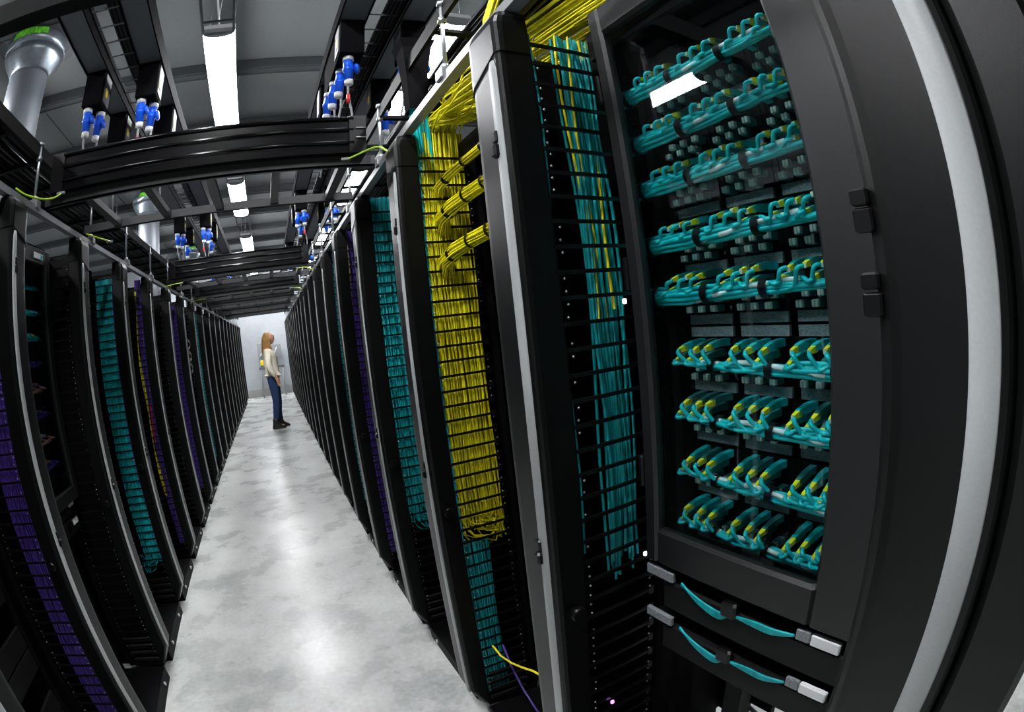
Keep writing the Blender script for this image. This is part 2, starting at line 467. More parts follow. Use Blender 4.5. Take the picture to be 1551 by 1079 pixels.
def rack(s, x, y, label, blanks, group, back='back'):
    o = empty('equipment_rack', (x, y + .1315, 0))
    put('base_channel', MESH['base', s], o); put('top_panel', MESH['top', s], o); put(back and 'light_stop_back', MESH[back, s], o)
    put('upright', MESH['post', s], o); put('upright', MESH['post', s], o, (0, .534, 0))
    for q in (.12, .44): put('bolt', MESH['bolt', s], o, (0, q, 0))
    for z in blanks: put('equipment_panel', MESH['blank', s], o, (0, 0, z))
    return tag(o, label, 'rack', group)
STD = [.2, .29, .38, .56, .65, .83, .92, 1.1, 1.28, 1.37, 1.55, 1.64, 1.82]
near_rack = None
for i in range(len(YR) - 1):
    lab = {0: 'nearest black rack with the open glass door full of teal patch cords',
           1: 'black rack behind the yellow horizontal bundles, right row',
           2: 'black rack between the yellow and the large teal cable runs, right row'}.get(i, ORD[i] + ' rack of the right row counted from the glass door')
    if i == 0: lab = 'nearest black rack of the right row, behind the large glass door'
    r = rack(1, XR, YR[i], lab, [] if i == 0 else STD, 'racks of the right row', 'backhi' if i == 0 else 'back')
    if i == 0: near_rack = r
left_rack = None
for i in range(len(YL) - 1):
    lab = {0: 'black rack at the left picture edge, before the purple cables', 1: 'black rack of the left row behind the narrow glass door'}.get(i, ORD[i] + ' rack of the left row counted from the picture edge')
    r = rack(-1, XL, YL[i], lab, [] if i == 1 else STD, 'racks of the left row')
    if i == 1: left_rack = r

# ------------------------------------------------------------------ vertical cable runs inside the managers
def run(s, x, y, z0, z1, m, n, d0=.076, d1=.222, r=.0028, ydep=.05, waves=1.0, loops=0, seed=0, lean=0.0):
    """vertical strands packed just behind the fingers"""
    rnd = random.Random(seed)
    mb = MB()
    for i in range(n):
        d = d0 + (d1 - d0) * ((i * 0.618) % 1.0)
        yy = .008 + ydep * rnd.random() ** 1.6
        a0 = z0 + rnd.random() * (.12 if z0 > .3 else .03)
        N = max(8, int((z1 - a0) / .07))
        ph, ph2 = rnd.random() * 6.28, rnd.random() * 6.28
        amp = .004 * waves
        pts = []
        for j in range(N + 1):
            t = j / N
            z = a0 + (z1 - a0) * t
            dd = d + amp * math.sin(ph + z * 9) + lean * (1 - t) * .5
            pts.append((s * dd, yy + amp * .5 * math.sin(ph2 + z * 7), z))
        if loops and rnd.random() < loops:
            dz = rnd.uniform(.02, .07)
            e = pts[0]
            tgt = .222 + rnd.uniform(-.01, .012)
            pts = [(s * tgt, e[1] + .012, e[2] - dz * .2), (s * (abs(e[0]) * .35 + tgt * .65), e[1] - .004, e[2] - dz), (s * (abs(e[0]) * .8 + tgt * .2), e[1] - .004, e[2] - dz * .7)] + pts
        mb.tube(pts, r * rnd.uniform(.85, 1.15), 5, 0, True, False)
    return mb.mesh('cable_run', m)
def cable_run(s, x, y, z0, z1, m, n, label, group='vertical cable runs', **kw):
    o = put('cable_run', run(s, x, y, z0, z1, m, n, seed=int(x * 100 + y * 31), **kw), None, (x, y, 0))
    return tag(o, label, 'cables', group)
# right row
cable_run(1, XR, YR[1], .95, 2.05, 'teal', 22, 'loose teal cables between the glass door and the charcoal pillar', d0=.140, d1=.205, r=.0030, waves=1.5, ydep=.02)
cable_run(1, XR, YR[1], .98, 2.04, 'teal', 5, 'thin teal strands along the front edge beside the glass door', d0=.070, d1=.076, r=.0022)
cable_run(1, XR, YR[1], 1.45, 2.05, 'yellow', 3, 'few yellow cords hanging among the loose teal cables', d0=.14, d1=.22, r=.0026, ydep=.0, waves=2.5)
cable_run(1, XR, YR[2], .82, 2.10, 'yellow', 150, 'dense bright yellow vertical cable run held by black fingers', loops=.35)
cable_run(1, XR, YR[2], .13, 2.10, 'teal', 12, 'narrow teal strands at the front edge of the yellow cable run', d0=.069, d1=.076, r=.0026)
cable_run(1, XR, YR[2], .12, .80, 'teal', 40, 'dark teal cables below the dense yellow run', d0=.08, d1=.16, ydep=.03)
cable_run(1, XR, YR[3], .62, 2.08, 'teal', 110, 'large teal cable run of the pillar beyond the yellow one', loops=.3)
cable_run(1, XR, YR[4], .18, 2.08, 'purple', 60, 'purple cable run of the right row beyond the large teal run', d0=.074, d1=.16)
cable_run(1, XR, YR[4], 1.55, 2.08, 'yellow', 6, 'short yellow strands beside the purple run of the right row', d0=.070, d1=.074)
cable_run(1, XR, YR[5], .3, 2.06, 'teal', 50, 'thin teal cable run beyond the purple one, right row', d0=.071, d1=.15)
cable_run(1, XR, YR[6], .9, 2.0, 'purple', 30, 'faint purple cable run far along the right row', d0=.071, d1=.14)
cable_run(1, XR, YR[8], .9, 2.0, 'teal', 24, 'faint teal cable run far along the right row', d0=.071, d1=.14)
# left row
cable_run(-1, XL, YL[1], .25, 1.75, 'purple', 70, 'purple cable run at the left picture edge', d0=.075, d1=.165)
cable_run(-1, XL, YL[3], .33, 2.0, 'teal', 80, 'teal cable run of the left row', d0=.080, d1=.19, loops=.2)
cable_run(-1, XL, YL[3], .35, 1.9, 'purple', 14, 'thin purple strands beside the teal run of the left row', d0=.069, d1=.076)
cable_run(-1, XL, YL[4], .18, 2.08, 'purple', 34, 'purple cable run behind the red cord, left row', d0=.071, d1=.12)
cable_run(-1, XL, YL[4], .5, 2.0, 'yellow', 3, 'thin yellow strands beside the red cord, left row', d0=.12, d1=.13, ydep=.0, waves=2)
cable_run(-1, XL, YL[4], .85, 1.22, 'red', 3, 'short red cord on a left row pillar', d0=.100, d1=.112, ydep=.0, waves=3)
cable_run(-1, XL, YL[6], .2, 2.0, 'purple', 60, 'long purple cable run of the left row, beyond the red cord', d0=.072, d1=.15)
cable_run(-1, XL, YL[8], .2, 2.0, 'teal', 30, 'faint teal cable run far along the left row', d0=.072, d1=.14)
cable_run(-1, XL, YL[10], .2, 2.0, 'teal', 24, 'fainter teal cable run near the far end of the left row', d0=.072, d1=.14)
# grey coil
g = MB()
for q in range(3):
    for j in range(3):
        zc = 1.62 - .13 * q
        g.tube([(-.11 + .035 * math.cos(a * PI / 6), -.012 - .004 * j, zc + .05 * math.sin(a * PI / 6) + .008 * j) for a in range(12)], .006, 5)
o = put('cable_coil', g.mesh('cable_coil', 'greywire'), None, (XL, YL[7], 0))
tag(o, 'pale grey coiled cables on a left row pillar', 'cables')
# lower metal plates of near managers
for (s, x, y, w) in ((1, XR, YR[3], 'right'), (1, XR, YR[2], 'yellow'), (-1, XL, YL[2], 'black'), (-1, XL, YL[3], 'teal')):
    o = put('strain_relief', MESH['plates', s], None, (x, y, 0))
    tag(o, {'right': 'dark bracket plates at the foot of the large teal run pillar', 'yellow': 'dark bracket plates at the foot of the yellow run pillar',
            'black': 'dark bracket plates at the foot of the left pillar with empty fingers', 'teal': 'dark bracket plates at the foot of the left teal run pillar'}[w], 'bracket', 'foot brackets')

# horizontal yellow bundles crossing the bay
def hbundle(path, m, n, rb, rc, name, label, ties, seed=1, fray=0.0):
    rnd = random.Random(seed)
    o = empty(name, path[0])
    base = Vector(path[0])
    P = [Vector(p) - base for p in path]
    mb = MB()
    for i in range(n):
        a = i * 2.39996; rad = rb * math.sqrt((i + .5) / n)
        pts = []
        for j, p in enumerate(P):
            t = (P[min(j + 1, len(P) - 1)] - P[max(j - 1, 0)]).normalized()
            u = t.cross(Vector((.2, .1, 1))).normalized(); w = t.cross(u)
            aa = a + j * .15
            k = 1 + fray * (1 - j / (len(P) - 1)) ** 2
            pts.append(p + (u * math.cos(aa) + w * math.sin(aa)) * rad * k + Vector((rnd.uniform(-1, 1), rnd.uniform(-1, 1), rnd.uniform(-1, 1))) * rc * .3)
        mb.tube(pts, rc, 5, 0, True, True)
    put('cords', mb.mesh('cords', m), o)
    for tpos in ties:
        j = int(tpos); fr = tpos - j
        p = P[j].lerp(P[j + 1], fr); t = (P[j + 1] - P[j]).normalized()
        put('tie', MB().tube([p - t * .006, p + t * .006], rb * 1.12 + rc, 14, 0, True, False).mesh('tie', 'blackp'), o)
    return tag(o, label, 'cables', 'tied horizontal bundles')
for zi, (z, lab) in enumerate(((1.715, 'lowest thick yellow bundle with black ties crossing in front of the yellow run'), (1.845, 'middle thick yellow bundle with black ties in front of the yellow run'), (1.945, 'uppermost short yellow bundle in front of the yellow run'))):
    x0 = XR + .115
    hbundle([(x0 + .02, YR[2] + .02, z - .07), (x0 + .01, YR[2] - .015, z - .035), (x0 + .025, YR[2] - .07, z - .010), (x0 + .04, YR[2] - .15, z + .004), (x0 + .05, YR[2] - .26, z + .012), (x0 + .055, YR[2] - .38, z + .012), (x0 + .055, YR[2] - .50, z + .005)],
            'yellow', 34 if zi < 2 else 16, .018 if zi < 2 else .011, .0026, 'cord_bundle', lab, (1.6, 3.0, 4.0), 5 + zi, .5)
# stray yellow and violet cords at the foot of bay 1
o = put('patch_cable', MB().tube([(XR + .10, YR[2] - .04, .395), (XR + .105, YR[2] - .09, .378), (XR + .115, YR[2] - .15, .38), (XR + .12, YR[2] - .22, .405), (XR + .12, YR[2] - .30, .445), (XR + .12, YR[2] - .48, .50)], .004, 6).mesh('patch_cable', 'yellow2'))
tag(o, 'single yellow patch cord near the floor beside the charcoal pillar', 'cord')
o = put('patch_cable', MB().tube([(XR + .13, YR[2] - .06, .40), (XR + .13, YR[2] - .11, .33), (XR + .13, YR[2] - .18, .27), (XR + .13, YR[2] - .27, .225), (XR + .13, YR[2] - .45, .21)], .004, 6).mesh('patch_cable', 'purple'))
tag(o, 'single violet patch cord near the floor beside the charcoal pillar', 'cord')

# ------------------------------------------------------------------ glass door of the nearest rack
def frame_mesh(x0, x1, y0, y1, z0, z1, ly, ry, bz, tz, c=.004):
    m = MB()
    m.cbox(x0, x1, y0, y0 + ry, z0, z1, c).cbox(x0, x1, y1 - ly, y1, z0, z1, c)
    m.cbox(x0 + .001, x1 - .001, y0 + ry - .003, y1 - ly + .003, z0, z0 + bz, c).cbox(x0 + .001, x1 - .001, y0 + ry - .003, y1 - ly + .003, z1 - tz, z1, c)
    return m
def wpart(name, me, parent):
    """a part modelled in world coordinates under a thing"""
    o = put(name, me, parent)
    o.location = -Vector(parent.location)
    return o
DX = .588
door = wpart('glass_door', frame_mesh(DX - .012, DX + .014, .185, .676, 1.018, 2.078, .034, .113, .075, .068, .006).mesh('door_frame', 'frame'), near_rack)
pane = put('pane', MB().box(DX - .002, DX + .003, .292, .648, 1.088, 2.016).mesh('pane', 'glass'), door)
for z in (1.2, 1.55, 1.9):
    put('hinge', MB().cbox(DX - .016, DX + .01, .672, .684, z - .03, z + .03, .003).mesh('hinge', 'blackp'), door)

# ------------------------------------------------------------------ patch panels with adapters, plugs and cords
PX = .705
MODY = [.245 + .118 * i for i in range(4)]
ROWZ = [1.894, 1.795, 1.707, 1.604, 1.512, 1.392, 1.297, 1.193, 1.094]
pl = MB().box(PX, PX + .02, .185, .668, -.062, .036)
for my in MODY: pl.box(PX - .004, PX, my - .054, my - .051, -.06, .034).box(PX - .004, PX, my + .051, my + .054, -.06, .034)
PL = pl.mesh('face_plate', 'black')
LB = MB().box(PX - .008, PX - .001, -.050, .050, -.0085, .0085).mesh('label_strip', 'label')
AD = MB().box(-.020, 0, -.0065, .0065, -.0062, .0062, 0).mesh('adapter', 'adapter')
CAPM = MB().cbox(-.028, -.0195, -.0058, -.0004, -.0055, .0055, .001).cbox(-.028, -.0195, .0004, .0058, -.0055, .0055, .001).mesh('dust_cap', 'cap')
pg = MB()
pg.loft([[(0, -.0062, -.0062), (0, .0062, -.0062), (0, .0062, .0062), (0, -.0062, .0062)][::-1], [(-.028, -.0058, -.0058), (-.028, .0058, -.0058), (-.028, .0058, .0058), (-.028, -.0058, .0058)][::-1],
         [(-.052, -.0042, -.0085), (-.052, .0042, -.0085), (-.052, .0042, .001), (-.052, -.0042, .001)][::-1]], True, True, 0, False)
sv = MB()
sv.loft([[(-.046, -.0046, -.0092), (-.046, .0046, -.0092), (-.046, .0046, .0018), (-.046, -.0046, .0018)][::-1], [(-.064, -.0034, -.0108), (-.064, .0034, -.0108), (-.064, .0034, -.0038), (-.064, -.0034, -.0038)][::-1]], True, True, 0, False)
sv.box(-.066, -.062, -.003, .003, -.0115, -.005, 1)
SV = sv.mesh('sleeve', 'yellow2', 'cap')
PG = pg.mesh('plug', 'adapter')
PGT = PG.copy(); PGT.materials[0] = MT['tealp']
rowname = ['topmost', 'second', 'third', 'fourth', 'fifth', 'sixth', 'seventh', 'eighth', 'lowest']
rnd = random.Random(11)
for k, z in enumerate(ROWZ):
    p = empty('patch_unit', (PX, .43, z))
    wpart('face_plate', PL, p).location.z = 0
    left = k < 5                                       # upper rows leave towards the far pillar
    bundle = empty('patch_cord_bundle', (.640, .43, z))
    cords = MB(); tags = MB()
    ncord = 0; maxr = .012
    seq = range(4)
    plugs = []
    for gi, my in enumerate(MODY):
        put('label_strip', LB, p, (-PX, my - .43, -.052))
        if k == 5: put('label_strip', LB, p, (-PX, my - .43, .046))
        for c in range(3):
            yy = my + (c - 1) * .029
            for rr_, dz, dy in ((0, -.017, -.006), (1, -.033, .006)):
                put('dust_cap', CAPM, put('adapter', AD, p, (0, yy + dy - .43, dz)))
            zz = [(.028, -.004)] + ([(.010, .008)] if (c != 1 or rnd.random() < .5) else [])
            for dz, dy in zz:
                plugs.append((yy + dy, dz))
    for (yy, dz) in plugs:
        put('sleeve', SV, put('plug', PGT if rnd.random() < .75 else PG, bundle, (PX - .005 - .640, yy - .43, dz), (0, rnd.uniform(-.05, .05), rnd.uniform(-.06, .06))))
    plugs.sort(key=lambda q: q[0], reverse=not left)
    Yend = .715 if left else .150
    sgn = 1 if left else -1
    for i, (yy, dz) in enumerate(plugs):
        a = i * 2.39996; rad = .0135 * math.sqrt((i + .5) / len(plugs))
        ox, oz = rad * math.cos(a), rad * math.sin(a)
        tip = Vector((PX - .005 - .066 - .640, yy - .43, dz - .008))
        zb = -.004
        pts = [tip, tip + Vector((-.009, sgn * .006, -.004)), Vector((-.006, yy - .43 + sgn * .018, zb + oz * .6 + .003)), Vector((ox * .7 - .002, yy - .43 + sgn * .04, zb + oz))]
        y = yy + sgn * .08
        while (y < Yend) if left else (y > Yend):
            pts.append(Vector((ox + .002 * math.sin(y * 25 + i), y - .43, zb + oz + .002 * math.sin(y * 31 + i * 2) - .003)))
            y += sgn * .05
        pts.append(Vector((ox * .8, Yend - .43, zb + oz * .8)))
        cords.tube(smooth_path(pts[:5], 4)[:-1] + pts[4:], .0036, 6, 0, True, True)
        if i % 3 == 0 and len(pts) > 4:
            v0, v1 = pts[2], pts[3]
            tags.tube([v0.lerp(v1, .2), v1, v1.lerp(pts[4], .4)], .0042, 6, 0, True, True)
    put('cords', cords.mesh('cords', 'tealp'), bundle)
    stuff(put('cord_labels', tags.mesh('cord_labels', 'white'), bundle))
    for q in range(5):
        ty = .19 + .118 * q + .006
        if ty > .68: continue
        n = sum(1 for a in plugs if (a[0] < ty if left else a[0] > ty)) / len(plugs)
        if n < .1: continue
        rt = .0138 * math.sqrt(n) + .005
        put('tie', MB().tube([(0, ty - .43 - .007, -.006), (0, ty - .43 + .007, -.006)], rt, 12, 0, True, False).mesh('tie', 'blackp'), bundle)
    tag(p, rowname[k] + ' black patch panel with teal adapters behind the large glass door', 'patch panel', 'patch panels behind the glass door')
    tag(bundle, rowname[k] + ' row of teal patch cords with yellow sleeves behind the large glass door', 'cables', 'patch cord rows behind the glass door')

# ------------------------------------------------------------------ drawers below the door
for k, (zt, lab) in enumerate(((1.004, 'upper dark fibre drawer with light label plates, under the glass door'), (.900, 'lower dark fibre drawer with light label plates, under the glass door'))):
    o = empty('fibre_shelf', (.60, .43, zt - .09))
    base = Vector(o.location)
    def L(mb, name, *m):
        q = put(name, mb.mesh(name, *m), o); q.location = -base; return q
    L(MB().cbox(.585, .66, .19, .632, zt - .085, zt - .020, .004), 'drawer_front', 'dark')
    L(MB().box(.60, .70, .19, .668, zt - .018, zt - .010).box(.64, .70, .20, .65, zt - .085, zt - .02), 'tray', 'black')
    L(MB().cbox(.580, .590, .602, .676, zt - .018, zt + .004, .002), 'label_plate', 'label')
    L(MB().cbox(.580, .590, .232, .288, zt - .018, zt + .004, .002), 'label_plate', 'white')
    L(MB().cbox(.581, .589, .290, .318, zt - .018, zt + .004, .002), 'label_plate', 'label')
    for c in range(5):
        L(MB().tube(smooth_path([(.583, .58, zt - .012 + c * .001), (.578, .53, zt - .022 - c * .002), (.577, .48, zt - .028 - c * .003), (.579, .45, zt - .024), (.578, .40, zt - .016 - c * .002), (.577, .36, zt - .014 - c * .002), (.583, .32, zt - .012)], 4), .0026, 6), 'cord', 'teal')
    L(MB().cbox(.572, .588, .44, .475, zt - .030, zt + .002, .004), 'clip', 'blackp')
    tag(o, lab, 'drawer', 'fibre drawers')
# open foot of the nearest rack: grey post and vent grille
o = put('rear_post', MB().cbox(.86, .92, .60, .66, .0, 1.0, .004).mesh('rear_post', 'beam'))
tag(o, 'grey steel post standing behind the fibre drawers, bottom of the picture', 'post')
o = empty('vent_grille', (.95, .60, 0))
put('grille_frame', MB().box(0, .02, -.06, .10, .0, .06).box(0, .02, -.06, .10, .36, .40).box(0, .02, -.06, -.05, .06, .36).box(0, .02, .09, .10, .06, .36).mesh('grille_frame', 'black'), o)
for q in range(9): put('slat', MB().box(0, .012, -.05, .09, 0, .007).mesh('slat', 'alu'), o, (0, 0, .08 + q * .03), (.35, 0, 0))
tag(o, 'slatted black vent grille behind the fibre drawers', 'grille')
# status lights in the loose teal run
for (x, y, z, m, nm) in ((.598, YR[1] - .012, 1.505, 'led', 'upper'), (.612, YR[1] - .012, 1.00, 'led', 'lower'), (.52, YR[1] - .012, .62, 'ledv', 'violet')):
    o = put('status_light', MB().cbox(x - .004, x + .004, y - .003, y + .003, z - .005, z + .005, .0015).mesh('status_light', m))
    tag(o, {'upper': 'upper small white status light among the loose teal cables', 'lower': 'lower small white status light below the loose teal cables', 'violet': 'tiny violet status light near the bottom of the picture'}[nm], 'light')

# ------------------------------------------------------------------ left glass door with coloured plugs
LX = XL - .185
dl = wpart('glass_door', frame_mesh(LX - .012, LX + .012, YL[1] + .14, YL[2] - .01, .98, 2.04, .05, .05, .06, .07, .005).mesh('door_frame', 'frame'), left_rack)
put('pane', MB().box(LX - .002, LX + .002, YL[1] + .185, YL[2] - .055, 1.03, 1.98).mesh('pane', 'glass'), dl)
put('door_sign', MB().box(LX + .012, LX + .015, YL[2] - .20, YL[2] - .10, 1.992, 2.016, 0).box(LX + .0145, LX + .016, YL[2] - .128, YL[2] - .104, 1.995, 2.013, 1).mesh('door_sign', 'white', 'tealp'), dl)
for k in range(8):
    z = 1.90 - .105 * k
    p = empty('patch_unit', (XL - .30, YL[1] + .42, z))
    put('face_plate', MB().box(-.02, 0, -.25, .22, -.04, .04).mesh('face_plate', 'black'), p)
    cm = 'tealp' if k < 3 else 'pink'
    for j in range(10):
        put('plug', MB().box(0, .05, -.006, .006, -.006, .006, 0).box(.05, .062, -.005, .005, -.008, .003, 1).mesh('plug', cm if (j + k) % 3 else 'white', 'purple' if k >= 3 else 'yellow2'), p, (0, -.225 + .047 * j, random.uniform(-.004, .012)), (0, .15, 0))
    cb = MB()
    for j in range(6):
        cb.tube([(.06, -.2 + .08 * j, -.004), (.075, -.15 + .08 * j, -.02), (.075, .10 + .02 * j, -.026 + .003 * j), (.07, .22, -.024 + .003 * j)], .004, 5)
    put('cords', cb.mesh('cords', 'tealp' if k < 3 else ('purple' if k % 2 else 'pink')), p)
    tag(p, rowname[k] + ' small patch panel with ' + ('teal' if k < 3 else 'salmon and purple') + ' plugs behind the left glass door', 'patch panel', 'patch panels behind the left glass door')
for k, z in enumerate((.965, .885)):
    o = empty('fibre_shelf', (XL - .22, YL[2] - .20, z))
    put('drawer_front', MB().cbox(-.08, .0, -.30, .19, -.05, .02, .004).mesh('drawer_front', 'dark'), o)
    put('label_plate', MB().cbox(.0, .008, .10, .165, -.014, .012, .002).mesh('label_plate', 'white'), o)
    put('clip', MB().cbox(.0, .02, .04, .075, -.02, .015, .004).mesh('clip', 'blackp'), o)
    tag(o, ('upper' if k == 0 else 'lower') + ' dark drawer with a white label plate below the left glass door', 'drawer', 'left fibre drawers')

# ------------------------------------------------------------------ top rails, hangers, longitudinal ladders
for s, x0, nm, ys in ((1, XR, 'right', YR), (-1, XL, 'left', YL)):
    o = put('mounting_rail', MB().box(x0 + s * .030, x0 + s * .060, ys[0] + .02, ys[-1] + .1, 2.0925, 2.105).box(x0 + s * .030, x0 + s * .034, ys[0] + .02, ys[-1] + .1, 2.105, 2.117).mesh('mounting_rail', 'alu'))
    tag(o, 'bare metal rail lying along the tops of the ' + nm + ' row pillars', 'rail')
    lad = empty('cable_ladder', (x0, 0, 2.31))
    for d in (.05, .36):
        put('side_rail', MB().box(s * d - .006, s * d + .006, -.9, 14.8, 0, .05).mesh('side_rail', 'black'), lad)
    rg = MB().box(s * .05, s * .36, -.012, .012, .004, .016).mesh('rung', 'black')
    for i in range(48): put('rung', rg, lad, (0, -.75 + .32 * i, 0))
    tag(lad, 'black cable ladder running along above the ' + nm + ' rack row', 'cable ladder')
    rod = MB().tube([(0, 0, 2.12), (0, 0, 2.37)], .0068, 8).mesh('rod', 'zinc')
    nut = MB().tube([(0, 0, 0), (0, 0, .014)], .013, 6).mesh('nut', 'zinc')
    clip = MB().cbox(-.022, .022, -.022, .022, 2.105, 2.14, .004).mesh('clip', 'alu')
    for i in range(len(ys) - 1):
        y = ys[i] + (.36 if s > 0 else .26)
        if i == 0 and s < 0: y = ys[i] + .3
        h = empty('rod_hanger', (x0 + s * .045, y, 0))
        put('rod', rod, h); put('clip', clip, h)
        if i < 8:
            for z in (2.14, 2.295, 2.355): put('nut', nut, h, (0, 0, z))
        tag(h, ORD[i] + ' silver threaded rod hanger on the ' + nm + ' row, counted from the camera', 'hanger', nm + ' row hangers')
    # cables resting on the ladder
    cb = MB()
    rnd = random.Random(5 + s)
    for i in range(60):
        d = (.175 + .17 * rnd.random()) if s > 0 else (.075 + .26 * rnd.random()); zz = .022 + .05 * rnd.random()
        cb.tube([(s * (d + .01 * math.sin(i + j * .9)), -.8 + .5 * j, 2.31 + zz + .004 * math.sin(j * 1.7 + i)) for j in range(31)], .009, 5, 0, True, False)
    o = put('overhead_cables', cb.mesh('overhead_cables', 'dkcable'), None, (x0, 0, 0))
    tag(o, 'dark cables lying along the ladder above the ' + nm + ' row', 'cables')

# yellow bed over the nearest right racks, spreading into the pillars
cb = MB(); rnd = random.Random(3)
for i in range(70):
    d = .10 + .26 * rnd.random(); z = 2.115 + .05 * rnd.random()
    ye = YR[2] + .02 + .05 * rnd.random(); ys_ = .55 + .5 * rnd.random()
    de = .104 + .115 * rnd.random()
    cb.tube([(XR + d + .10, ys_ - .25, z + .01), (XR + d + .05, ys_ + .1, z), (XR + d, (ys_ + ye) / 2 + .1, z + .006), (XR + de, ye - .05, z + .004), (XR + de, ye - .005, z - .02), (XR + de, ye + .01, 2.0)], .0028, 5, 0, True, False)
o = put('overhead_cables', cb.mesh('overhead_cables', 'yellow'))
tag(o, 'yellow cables fanning out over the tops of the nearest right racks', 'cables')
# teal drop with black spout above the yellow run
hb = MB(); rnd = random.Random(8)
for i in range(40):
    dx, dy = rnd.uniform(-.026, .026), rnd.uniform(-.02, .02)
    hb.tube([(XR + .105 + dx * .5, YR[2] + .03 + dy * .4, 1.80), (XR + .10 + dx * .8, YR[2] + .02 + dy * .6, 2.02), (XR + .085 + dx, YR[2] + .01 + dy, 2.15), (XR + .075 + dx, YR[2] + dy, 2.33)], .0034, 5, 0, True, False)
o = put('cable_drop', hb.mesh('cable_drop', 'tealp'))
tag(o, 'bright teal cable drop entering the yellow run pillar from above', 'cables')
sp = MB().loft([[(XR + .075 + a * w, YR[2] + b * h, z) for a, b in ((-1, -1), (1, -1), (1, 1), (-1, 1))] for z, w, h in ((2.17, .03, .026), (2.30, .036, .03), (2.40, .048, .04), (2.43, .06, .05))], False, False, 0, False)
o = put('cable_spout', sp.mesh('cable_spout', 'matte'))
tag(o, 'glossy black cable spout above the bright teal drop', 'spout')
# yellow and teal bundle above the nearest charcoal pillar
for m, xx, lab in (('yellow', XR + .06, 'thick yellow cables dropping beside the top of the nearest charcoal pillar'), ('tealp', XR + .10, 'thick teal cables dropping beside the top of the nearest charcoal pillar')):
    hb = MB()
    for i in range(12):
        a = i * 2.4; r = .012 * math.sqrt(i / 12)
        ax, ay = r * math.cos(a), r * math.sin(a)
        hb.tube([(xx + ax, YR[1] + .13 + ay, 2.075), (xx + .005 + ax, YR[1] + .14 + ay, 2.16), (xx + .03 + ax, YR[1] + .10 + ay, 2.27), (xx + .12 + ax, YR[1] + .02 + ay, 2.345), (xx + .2 + ax, YR[1] - .1 + ay, 2.35)], .0036, 5, 0, True, False)
    o = put('cable_drop', hb.mesh('cable_drop', m)); tag(o, lab, 'cables')

# ------------------------------------------------------------------ crossings over the aisle: ladder + glossy duct
ductp = [(0, 0), (.09, 0), (.094, .012), (.094, .135), (.10, .14), (.10, .15), (0, .15), (-.006, .15), (-.006, .14), (0, .135), (0, .106), (-.004, .100), (-.004, .092), (0, .086), (0, .052), (-.004, .046), (-.004, .036), (0, .030)]
DUCT = MB().loft([[(x, y, z) for y, z in ductp] for x in (-.845, .352)], True, True, 0, False).mesh('duct_body', 'gloss')
RIDGE = MB().tube([(-.845, 0, 0), (.352, 0, 0)], .0085, 12).mesh('ridge', 'gloss')
def crossing(y, wid, idx, duct=True):
    nm = ['nearest', 'second', 'third', 'fourth', 'fifth', 'sixth'][idx]
    o = empty('cross_ladder', (0, y, 2.14))
    put('side_rail', MB().box(-.94, .44, 0, .016, 0, .040).box(-.94, .44, .0, .03, 0, .004).mesh('side_rail', 'beam'), o)
    put('side_rail', MB().box(-.94, .44, wid - .016, wid, 0, .040).box(-.94, .44, wid - .03, wid, 0, .004).mesh('side_rail', 'beam'), o)
    rg = MB().box(-.018, .018, .016, wid - .016, .006, .034).mesh('rung', 'beam')
    for xx in (-.74, -.475, -.21, .055, .32): put('rung', rg, o, (xx, 0, 0))
    tag(o, nm + ' grey ladder crossing the aisle overhead, counted from the camera', 'cable ladder', 'ladders crossing the aisle')
    if duct:
        d = empty('fibre_duct', (0, y - .035, 2.1805))
        put('duct_body', DUCT, d)
        for zz in (.041, .096, .143): put('ridge', RIDGE, d, (0, -.002, zz))
        put('end_coupler', MB().box(.335, .40, -.008, .104, -.002, .154).mesh('end_coupler', 'blackp'), d)
        put('end_coupler', MB().box(-.90, -.84, -.008, .104, -.002, .154).mesh('end_coupler', 'blackp'), d)
        if idx == 0:
            for zz in (.06, .10): put('bar', MB().tube([(.36, -.012, zz), (.40, -.012, zz)], .003, 6).mesh('bar', 'alu'), d)
        tag(d, nm + ' glossy black duct crossing the aisle overhead, counted from the camera', 'duct', 'glossy ducts crossing the aisle')
for i, y in enumerate((1.86, 4.55, 6.15, 7.55, 9.0, 10.4)): crossing(y, .53, i)
o = put('cross_beam', MB().cbox(-2.2, .5, .755, .80, 2.18, 2.245, .004).mesh('cross_beam', 'black'))
tag(o, 'black beam crossing overhead at the upper left picture corner', 'beam')

# grounding wires
def gw(pts, lab):
    o = empty('grounding_wire', pts[0]); b = Vector(pts[0])
    P = [Vector(p) - b for p in pts]
    put('wire', MB().tube(smooth_path(P, 4), .0036, 6).mesh('wire', 'ground'), o)
    put('lug', MB().cbox(-.025, .012, -.006, .006, -.005, .006, .002).mesh('lug', 'alu'), o)
    tag(o, lab, 'wire', 'grounding wires')
gw([(.325, 1.815, 2.150), (.35, 1.76, 2.146), (.375, 1.68, 2.135), (.395, 1.60, 2.115), (.413, 1.535, 2.068)], 'green yellow grounding wire at the right end of the nearest glossy duct')
gw([(-.80, 1.74, 2.14), (-.83, 1.71, 2.118), (-.87, 1.66, 2.112), (-.91, 1.60, 2.12), (-.94, 1.57, 2.14)], 'green yellow grounding wire at the left end of the nearest glossy duct')
gw([(-.80, 2.42, 2.09), (-.84, 2.36, 2.10), (-.90, 2.30, 2.12)], 'green yellow grounding wire on the left row behind the nearest ladder')
gw([(-.78, 4.50, 2.13), (-.84, 4.44, 2.12), (-.92, 4.36, 2.10)], 'green yellow grounding wire at the left end of the second duct')
gw([(.30, 4.50, 2.13), (.36, 4.42, 2.12), (.42, 4.34, 2.08)], 'green yellow grounding wire at the right end of the second duct')
